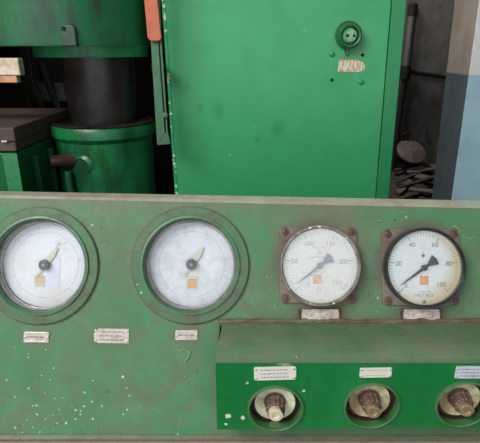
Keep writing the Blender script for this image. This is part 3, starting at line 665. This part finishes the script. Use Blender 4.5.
# slotted bar and painted handle left of the cabinet
YK = 1.49
M_bar = paint('dull_green_bar', rgb(68, 118, 84), rgb(78, 128, 94), rgb(58, 76, 58), .45, 18, 60, rough=.5)
p = [on_y(x, y, YK) for x, y in ((144.5, -20), (158.5, -20), (170.5, 144), (157, 145))]
p0_ = p[3]
t = thing('slotted_bar', 'dull green slotted steel bar hanging beside the cabinet edge', 'bar', (p0_.x, YK, p0_.z))
def bp(x, y): q = on_y(x, y, YK); return (q.x-p0_.x, q.z-p0_.z)
MV = Matrix(((1, 0, 0, 0), (0, 0, 1, 0), (0, 1, 0, 0), (0, 0, 0, 1)))
bm = B()
prism(bm, [bp(144.5, -60), bp(155.5, -60), bp(157.4, 30), bp(164.8, 133), bp(157, 145), ], 0, .012, MV)
obj('bar', bm, M_bar, t, bevel=.0015)
obj('bar_lip', prism(B(), [bp(156.6, -60), bp(158.6, -60), bp(160.6, 30), bp(167.6, 133), bp(170.5, 144), bp(157, 145), bp(164.9, 133.2), bp(166.2, 133), bp(158.8, 30)], 0, .012, MV), M_bar, t)
q = bp(164.6, 115); obj('slot_pin', lathe(B(), [(.008, -.004), (.008, .016), (0, .018)], 16), M_bar, t, loc=(q[0]+.002, .01, q[1]), rot=(PI/2, 0, 0))
# brackets that carry the bar on the cabinet side
q = bp(154, 60); obj('standoff', box(B(), q[0]-.012, q[0]+.012, .0125, .16, q[1]-.03, q[1]-.01), M_black, t); obj('standoff_arm', box(B(), q[0]-.012, L(p0_.z+q[1])+xc-p0_.x+.006, .135, .16, q[1]-.0305, q[1]-.0095), M_black, t)
t2 = on_y(152, 20, YK-.018)
M_or = paint('orange_red_paint', rgb(196, 96, 66), rgb(208, 116, 84), rgb(150, 80, 56), .4, 14, 60, rough=.5)
def op(x, y): q = on_y(x, y, YK-.018); return (q.x-t2.x, q.z-t2.z)
t = thing('orange_strip', 'orange-red painted wooden strip at the top left of the cabinet', 'strip', (t2.x, YK-.018, t2.z))
obj('strip', prism(B(), [op(143, -60), op(156.5, -60), op(157.5, 0), op(161.3, 38), op(159, 41), op(150.5, 41), op(147.5, 38), op(144, 0)], 0, .017, MV), M_or, t, bevel=.002)

# ------------------------------------------------------------------ press on the left
STK = ((4, 4, .35), rgb(38, 34, 34), .75)
M_up = paint('oil_streaked_green_paint', rgb(34, 122, 74), rgb(50, 136, 88), rgb(70, 68, 66), .45, 5, 40, streak=((2.2, 2.2, .35), rgb(62, 54, 54), 1.0), rough=.3, spots=[((-.12, -.32, 1.62, (1, .3, .35)), .02, .10, .8, rgb(74, 68, 70), .12)], bstr=.5, bdist=.003)
M_low = paint('oily_bright_green_paint', rgb(20, 112, 62), rgb(34, 128, 74), rgb(26, 50, 34), .5, 6, 40, streak=((2.5, 2.5, .5), rgb(12, 44, 26), .85), rough=.28, bstr=.5, bdist=.003)
M_ram = paint('oily_black_ram', rgb(52, 48, 49), rgb(36, 33, 34), rgb(14, 12, 12), .5, 10, 60, streak=((6, 6, .3), rgb(84, 60, 42), .3), rough=.28, metal=.1, bstr=.8, spots=[((-.08, -.15, 1.49, (1, 1, 1.4)), .02, .10, .7, rgb(104, 76, 50), .12)])
YH = 1.62
def HX(px, py, y=YH): return on_y(px, py, y)
ct = HX(103.5, 122); RL = 50.5*(HX(104.5, 122)-HX(103.5, 122)).x
zt2 = ct.z
press = thing('hydraulic_press', 'big green hydraulic press with an oily black ram, left of the cabinet', 'press', (ct.x, YH, 0))
lowb = HX(103, 141, YH-RL).z
obj('lower_cylinder', lathe(B(), [(0, 0), (RL*.93, 0), (RL*.93, lowb-.015), (RL*1.0, lowb), (RL*1.0, zt2-.012), (RL*.97, zt2), (RL*.75, zt2+.001), (0, zt2+.001)], 96), M_low, press, smooth=True)
RR = 34.5*(HX(104.5, 90)-HX(103.5, 90)).x
rx = HX(101, 90).x-ct.x
ztop = HX(103, 56).z
obj('ram', lathe(B(), [(0, zt2-.05), (RR*.93, zt2-.05), (RR*.95, zt2+.06), (RR, ztop-.10), (RR, ztop+.05), (0, ztop+.05)], 96), M_ram, press, loc=(rx, 0, 0), smooth=True)
obj('seal_ring', lathe(B(), [(RR*1.02, zt2), (RL*.96, zt2), (RL*.98, zt2+.004), (RL*.93, zt2+.010), (RR*1.1, zt2+.008)], 96, True), M_ram, press, smooth=True)
# flange and cross-head cylinder above
fr_ = 55*(HX(91, 52)-HX(90, 52)).x; fx = HX(92, 52).x-ct.x
zf0 = HX(92, 57.5, YH-fr_*.9).z; zf1 = HX(92, 46, YH-fr_*.9).z
obj('flange', lathe(B(), [(0, zf0), (fr_*.985, zf0), (fr_, zf0+.006), (fr_, zf1+.03), (0, zf1+.03)], 96), paint('bright_flange_paint', rgb(44, 146, 90), rgb(60, 156, 104), rgb(40, 70, 52), .4, 7, rough=.3, bstr=.5, streak=((2.5, 2.5, .8), rgb(40, 80, 56), .6)), press, loc=(fx, 0, 0), smooth=True)
YU = YH+.02
ru = 92*(HX(61, 40)-HX(60, 40)).x; ux = HX(55, 40).x-ct.x
zu0 = HX(55, 46, YU-ru).z
obj('upper_cylinder', lathe(B(), [(0, zu0), (ru*.99, zu0), (ru, zu0+.008), (ru, 2.5), (0, 2.5)], 128), M_up, press, loc=(ux, .02, 0), smooth=True)
# lug plate
lp = on_y(66, 35, YU-ru); M_lug = paint('grimy_lug', rgb(52, 88, 66), rgb(60, 84, 66), rgb(44, 42, 40), .5, 20, 60, rough=.45)
ang = math.asin(max(-1, min(1, (lp.x-ct.x-ux)/ru)))
def LPX(px, py): q = on_y(px, py, YU-ru); return (q.x-lp.x, q.z-lp.z)
lug = obj('lug_plate', prism(B(), [LPX(57, 46), LPX(56.3, 26), LPX(58, 24), LPX(69, 24.5), LPX(71.5, 27), LPX(74, 46)], -.006, .03, MV), M_lug, press, loc=(lp.x-ct.x, -math.cos(ang)*ru+.018, lp.z), bevel=.003)
obj('bolt', lathe(B(), [(.006, 0), (.006, .004), (.004, .006), (0, .006)], 6), M_black, lug, loc=(LPX(60.5, 28)[0], -.006, LPX(60.5, 28)[1]), rot=(PI/2, 0, 0))
# pipe stub with gland at the lower left
pg = on_y(74, 165, YH-RL*.9)
s_ = obj('oil_pipe', tube(B(), [(-.035, -.02, 0), (0, -.005, .0), (.03, .03, -.005)], .02, 16, [.019, .021, .022]), paint('brown_greasy_steel', rgb(86, 62, 56), rgb(64, 46, 42), rgb(30, 24, 22), .4, 30, rough=.4), press, loc=(pg.x-ct.x-.03, -RL*.90, pg.z+.015), smooth=True)
obj('gland', lathe(B(), [(.034, -.02), (.036, .006), (.026, .014), (.024, .008), (0, .006)], 24), M_low, press, loc=(pg.x-ct.x+.03, -RL*.84, pg.z-.002), rot=(PI/2+.1, .1, -.3), smooth=True)
obj('drain_pipe', tube(B(), [(-.02, 0, 0), (-.014, -.012, -.10), (-.01, 0, -.9)], .012, 12), M_low, press, loc=(pg.x-ct.x, -RL*.92, pg.z-.02), smooth=True)
obj('flange_bolt', lathe(B(), [(.006, 0), (.006, .012), (0, .014)], 6), M_black, press, loc=(RL*.83, -RL*.42, lowb-.04), rot=(PI/2, 0, .9))

# column of the press further back, black
obj('column', box(B(), -.98, -.62, .55, .85, 0, 2.6), M_black, press)
obj('column', box(B(), -.02, .18, .55, .85, 0, 2.6), M_black, press)
obj('crosshead_light_block', box(B(), -1.1, .18, .25, .9, zu0+.02, 2.7), M_black, press)  # crosshead carried far back to block light from the space behind the press

# green tank at the left with brown plate on top
YT = 1.32
k0 = on_y(13, 127.5, YT); k1 = on_y(15, 152, YT)
far_y = 1.78
M_tank = paint('dark_green_tank_paint', rgb(24, 104, 62), rgb(32, 116, 70), rgb(24, 50, 36), .45, 7, 40, [(rgb(150, 170, 150), 60, .2, (0, 0, 0), None, .1)], rough=.4)
M_brown = paint('brown_stained_slab', rgb(104, 86, 78), rgb(90, 72, 66), rgb(60, 50, 46), .4, 8, 50, rough=.7)
M_slabtop = M_brown
tank = thing('oil_tank', 'ribbed dark green steel tank at the left behind the desk', 'tank', (k1.x-.3, (YT+far_y)/2, 0))
ty0 = YT-(YT+far_y)/2
obj('shell', box(B(), -.35, .300, ty0+.004, -ty0, 0, k1.z-.004), M_tank, tank, bevel=.004)
for yy in (ty0+.10, ty0+.22, ty0+.33): obj('rib', box(B(), .3002, .318, yy, yy+.02, 0.02, k1.z-.03), M_tank, tank, bevel=.003)
obj('corner_strip', box(B(), .262, .304, ty0, ty0+.0036, 0, k1.z-.005), paint('pale_green_edge', rgb(50, 140, 92), rgb(80, 150, 108), rgb(40, 80, 60), .4, 20), tank)
sl = thing('brown_slab', 'thick brown stained slab lying on the dark green tank', 'slab', (k0.x-.3, (YT+far_y)/2, k1.z))
hs = k0.z-k1.z
obj('upper_board', box(B(), -.35, .302, ty0-.002, -ty0+.01, hs*.42, hs), M_brown, sl, bevel=.004)
obj('lower_board', box(B(), -.35, .298, ty0+.003, -ty0+.005, 0.0005, hs*.41), M_brown, sl, bevel=.004)
obj('pale_chip', box(B(), .262, .278, ty0-.004, ty0-.001, hs*.40, hs*.48), M_lab2, sl, bevel=.001)

# pale painted wooden beam end at far left, carried by a stand beyond the frame
YW = 1.36
e0 = on_y(22, 70, YW)
bt, bb = on_y(20, 58, YW).z, on_y(20, 83, YW).z
M_beam = paint('chipped_cream_paint_on_wood', rgb(236, 226, 208), rgb(222, 206, 186), rgb(150, 108, 80), .5, 16, 60, rough=.6)
M_beamo = paint('bare_orange_wood', rgb(214, 160, 126), rgb(196, 140, 106), rgb(120, 84, 62), .4, 16, 60, rough=.6)
t = thing('wooden_beam', 'pale painted wooden beam end jutting in at the far left edge', 'beam', (e0.x-.325, YW, bb))
hb = bt-bb
obj('beam', box(B(), -.75, .30+.018, 0, .035, hb*.30, hb), M_beam, t, bevel=.004)
obj('under_batten', box(B(), -.75, .305, .004, .03, 0, hb*.30-.0005), M_beamo, t, bevel=.003)
ts = thing('beam_stand', 'dark steel stand holding the pale beam beyond the left edge', 'stand', (e0.x-.62-.3, YW+.018, 0))
obj('post', box(B(), -.03, .03, -.03, .03, .02, bb-.012), M_black, ts)
obj('foot', box(B(), -.04, .08, -.12, .12, 0, .02), M_black, ts)
obj('saddle', box(B(), -.05, .05, -.045, .045, bb-.012, bb), M_black, ts)

# machine far behind with pale openings between slanting braces
YM = 3.0
ma = on_y(38, 89, YM); mb = on_y(66, 98, YM)
t = thing('background_machine', 'dim pale grey-green machine bed seen under the press', 'machine', ((ma.x+mb.x)/2, YM, 0))
Mpg = paint('grey_green_bed', rgb(214, 230, 218), rgb(196, 216, 204), rgb(70, 76, 70), .4, 6)
obj('bed', box(B(), -.9, .35, 0, .3, mb.z-.02, ma.z+.04), Mpg, t, bevel=.01)
obj('base', box(B(), -.85, .3, .02, .28, 0, mb.z-.02), M_black, t)
for x in (38, 54): 
    q = on_y(x, 93, YM-.02)
    bm = B(); tube(bm, [(q.x-t.location.x-.05, -.03, q.z+.18), (q.x-t.location.x+.03, -.03, q.z-.16)], .022, 6); obj('brace', bm, M_black, t)
q = on_y(32, 88, YM-.02); obj('cover', box(B(), -1.0, q.x-t.location.x+.02, -.05, -.01, .5, q.z+.35), M_black, t)
obj('top_beam', box(B(), -1.0, .5, -.04, .3, ma.z+.041, ma.z+.5), M_black, t)

# ------------------------------------------------------------------ dim corner behind the pillar: bench with scrap
bz = .60
t = thing('scrap_bench', 'low dark bench buried in scrap between cabinet and pillar', 'bench', (1.15, 3.05, 0))
M_dark = paint('sooty_wood', rgb(72, 65, 60), rgb(56, 51, 47), rgb(34, 30, 28), .5, 10, 50, rough=.8)
M_dark2 = paint('dusty_grey_wood', rgb(116, 108, 97), rgb(92, 85, 77), rgb(56, 51, 46), .5, 10, 50, rough=.8)
obj('top', box(B(), -.42, .5, -.42, .42, bz-.04, bz), M_dark, t, bevel=.004)
for x in (-.36, .44):
    for y in (-.36, .36): obj('leg', box(B(), x-.03, x+.03, y-.03, y+.03, 0, bz-.04), M_dark, t)
def mound(y): return .635+(y-2.7)*.13
n = 22; gv = {}; bm = B(); random.seed(5)
for i in range(n+1):
    for j in range(n+1):
        x = -.36+.72*i/n; y = 2.66+.78*j/n; e = min(1, 5*min(i, n-i)/n)*min(1, 5*min(j, n-j)/n)
        gv[i, j] = bm.verts.new((x, y-3.05, .001+e*(mound(y)-bz-.012+random.uniform(-.014, .008))))
for i in range(n):
    for j in range(n): bm.faces.new((gv[i, j], gv[i+1, j], gv[i+1, j+1], gv[i, j+1]))
o = obj('sacking', bm, M_dark, None, (1.15, 3.05, bz), smooth=True); tag(o, 'crumpled dark sacking under the scrap between cabinet and pillar', 'sacking')
random.seed(23)
def scrap(px, py, yy, lx, wd, rz, ry, mat, name, label, cat, lift):
    th = .011; x = on_y(px, py, yy).x
    o = obj(name, prism(B(), [(-lx, -wd*.8), (lx*.9, -wd), (lx, wd*.85), (-lx*.85, wd)], 0, th), mat, None, (x, yy, mound(yy)+lift), (.13, ry, rz)); tag(o, label, cat, 'scrap wood in the heap')
scrap(410, 197, 2.80, .13, .016, .5, -.10, M_dark, 'scrap_batten', 'dark batten at the very front of the scrap heap', 'batten', .0)
scrap(424, 195, 2.84, .10, .030, -.3, .05, M_dark2, 'wood_offcut', 'grey offcut at the front right of the scrap heap by the pillar', 'offcut', .012)
scrap(404, 190, 2.92, .12, .022, .9, -.12, M_dark2, 'wood_offcut', 'grey offcut at the front left of the heap touching the cabinet edge', 'offcut', .005)
scrap(418, 188, 2.95, .17, .014, .35, -.16, M_dark, 'scrap_batten', 'long dark batten slanting across the middle of the scrap heap', 'batten', .03)
scrap(427, 184, 3.02, .08, .040, -.6, .10, M_dark2, 'wood_offcut', 'broad pale offcut in the middle of the heap against the pillar', 'offcut', .022)
scrap(409, 181, 3.06, .15, .014, .6, -.14, M_dark, 'scrap_batten', 'dark batten rising behind the offcut at the heap left side', 'batten', .020)
scrap(420, 177, 3.14, .11, .020, .2, -.08, M_dark2, 'wood_offcut', 'grey offcut lying across the back of the scrap heap', 'offcut', .030)
scrap(428, 173, 3.22, .07, .028, -.2, .12, M_dark2, 'wood_offcut', 'small pale offcut topmost at the back beside the pillar', 'offcut', .035)
scrap(406, 173, 3.24, .12, .014, .4, -.1, M_dark, 'scrap_batten', 'dark batten at the back under the round pot lid', 'batten', .014)
q = on_y(411.5, 151, 3.2)
lr = 14.5*(on_y(413, 150, 3.2)-on_y(412, 150, 3.2)).x
t = thing('pan_lid', 'round dull pot lid with loop handle propped on the scrap heap', 'lid', (q.x, 3.2, q.z), (math.radians(40), math.radians(8), 0))
M_lid = paint('dull_brown_enamel', rgb(116, 104, 98), rgb(100, 90, 86), rgb(70, 56, 50), .5, 20, rough=.6)
obj('lid', lathe(B(), [(0, .012), (lr*.7, .010), (lr, 0), (lr*1.02, -.008), (lr*.98, -.008), (lr*.68, .004), (0, .006)], 48), M_lid, t, smooth=True)
obj('handle', tube(B(), [(-.06, .085, .002), (-.06, .105, .04), (-.04, .12, .055), (-.02, .11, .04), (-.02, .095, .002)], .006, 8), M_black, t, smooth=True)
zb_ = q.z-lr*.64
obj('bowl', lathe(B(), [(lr*.95, -.006), (lr*.9, -.05), (lr*.6, -.09), (0, -.095), (0, -.09), (lr*.55, -.085), (lr*.85, -.05), (lr*.9, -.006)], 48), M_black, t, smooth=True)
s0, s1 = on_y(413, 150, 3.36), on_y(424, 122, 3.48)
dd = (s1-s0); t = obj('thin_stick', tube(B(), [s0-dd*((s0.z-.715)/dd.z), s0, s1], .006, 8), M_black); tag(t, 'thin dark stick leaning against the plaster above the pot lid', 'stick')
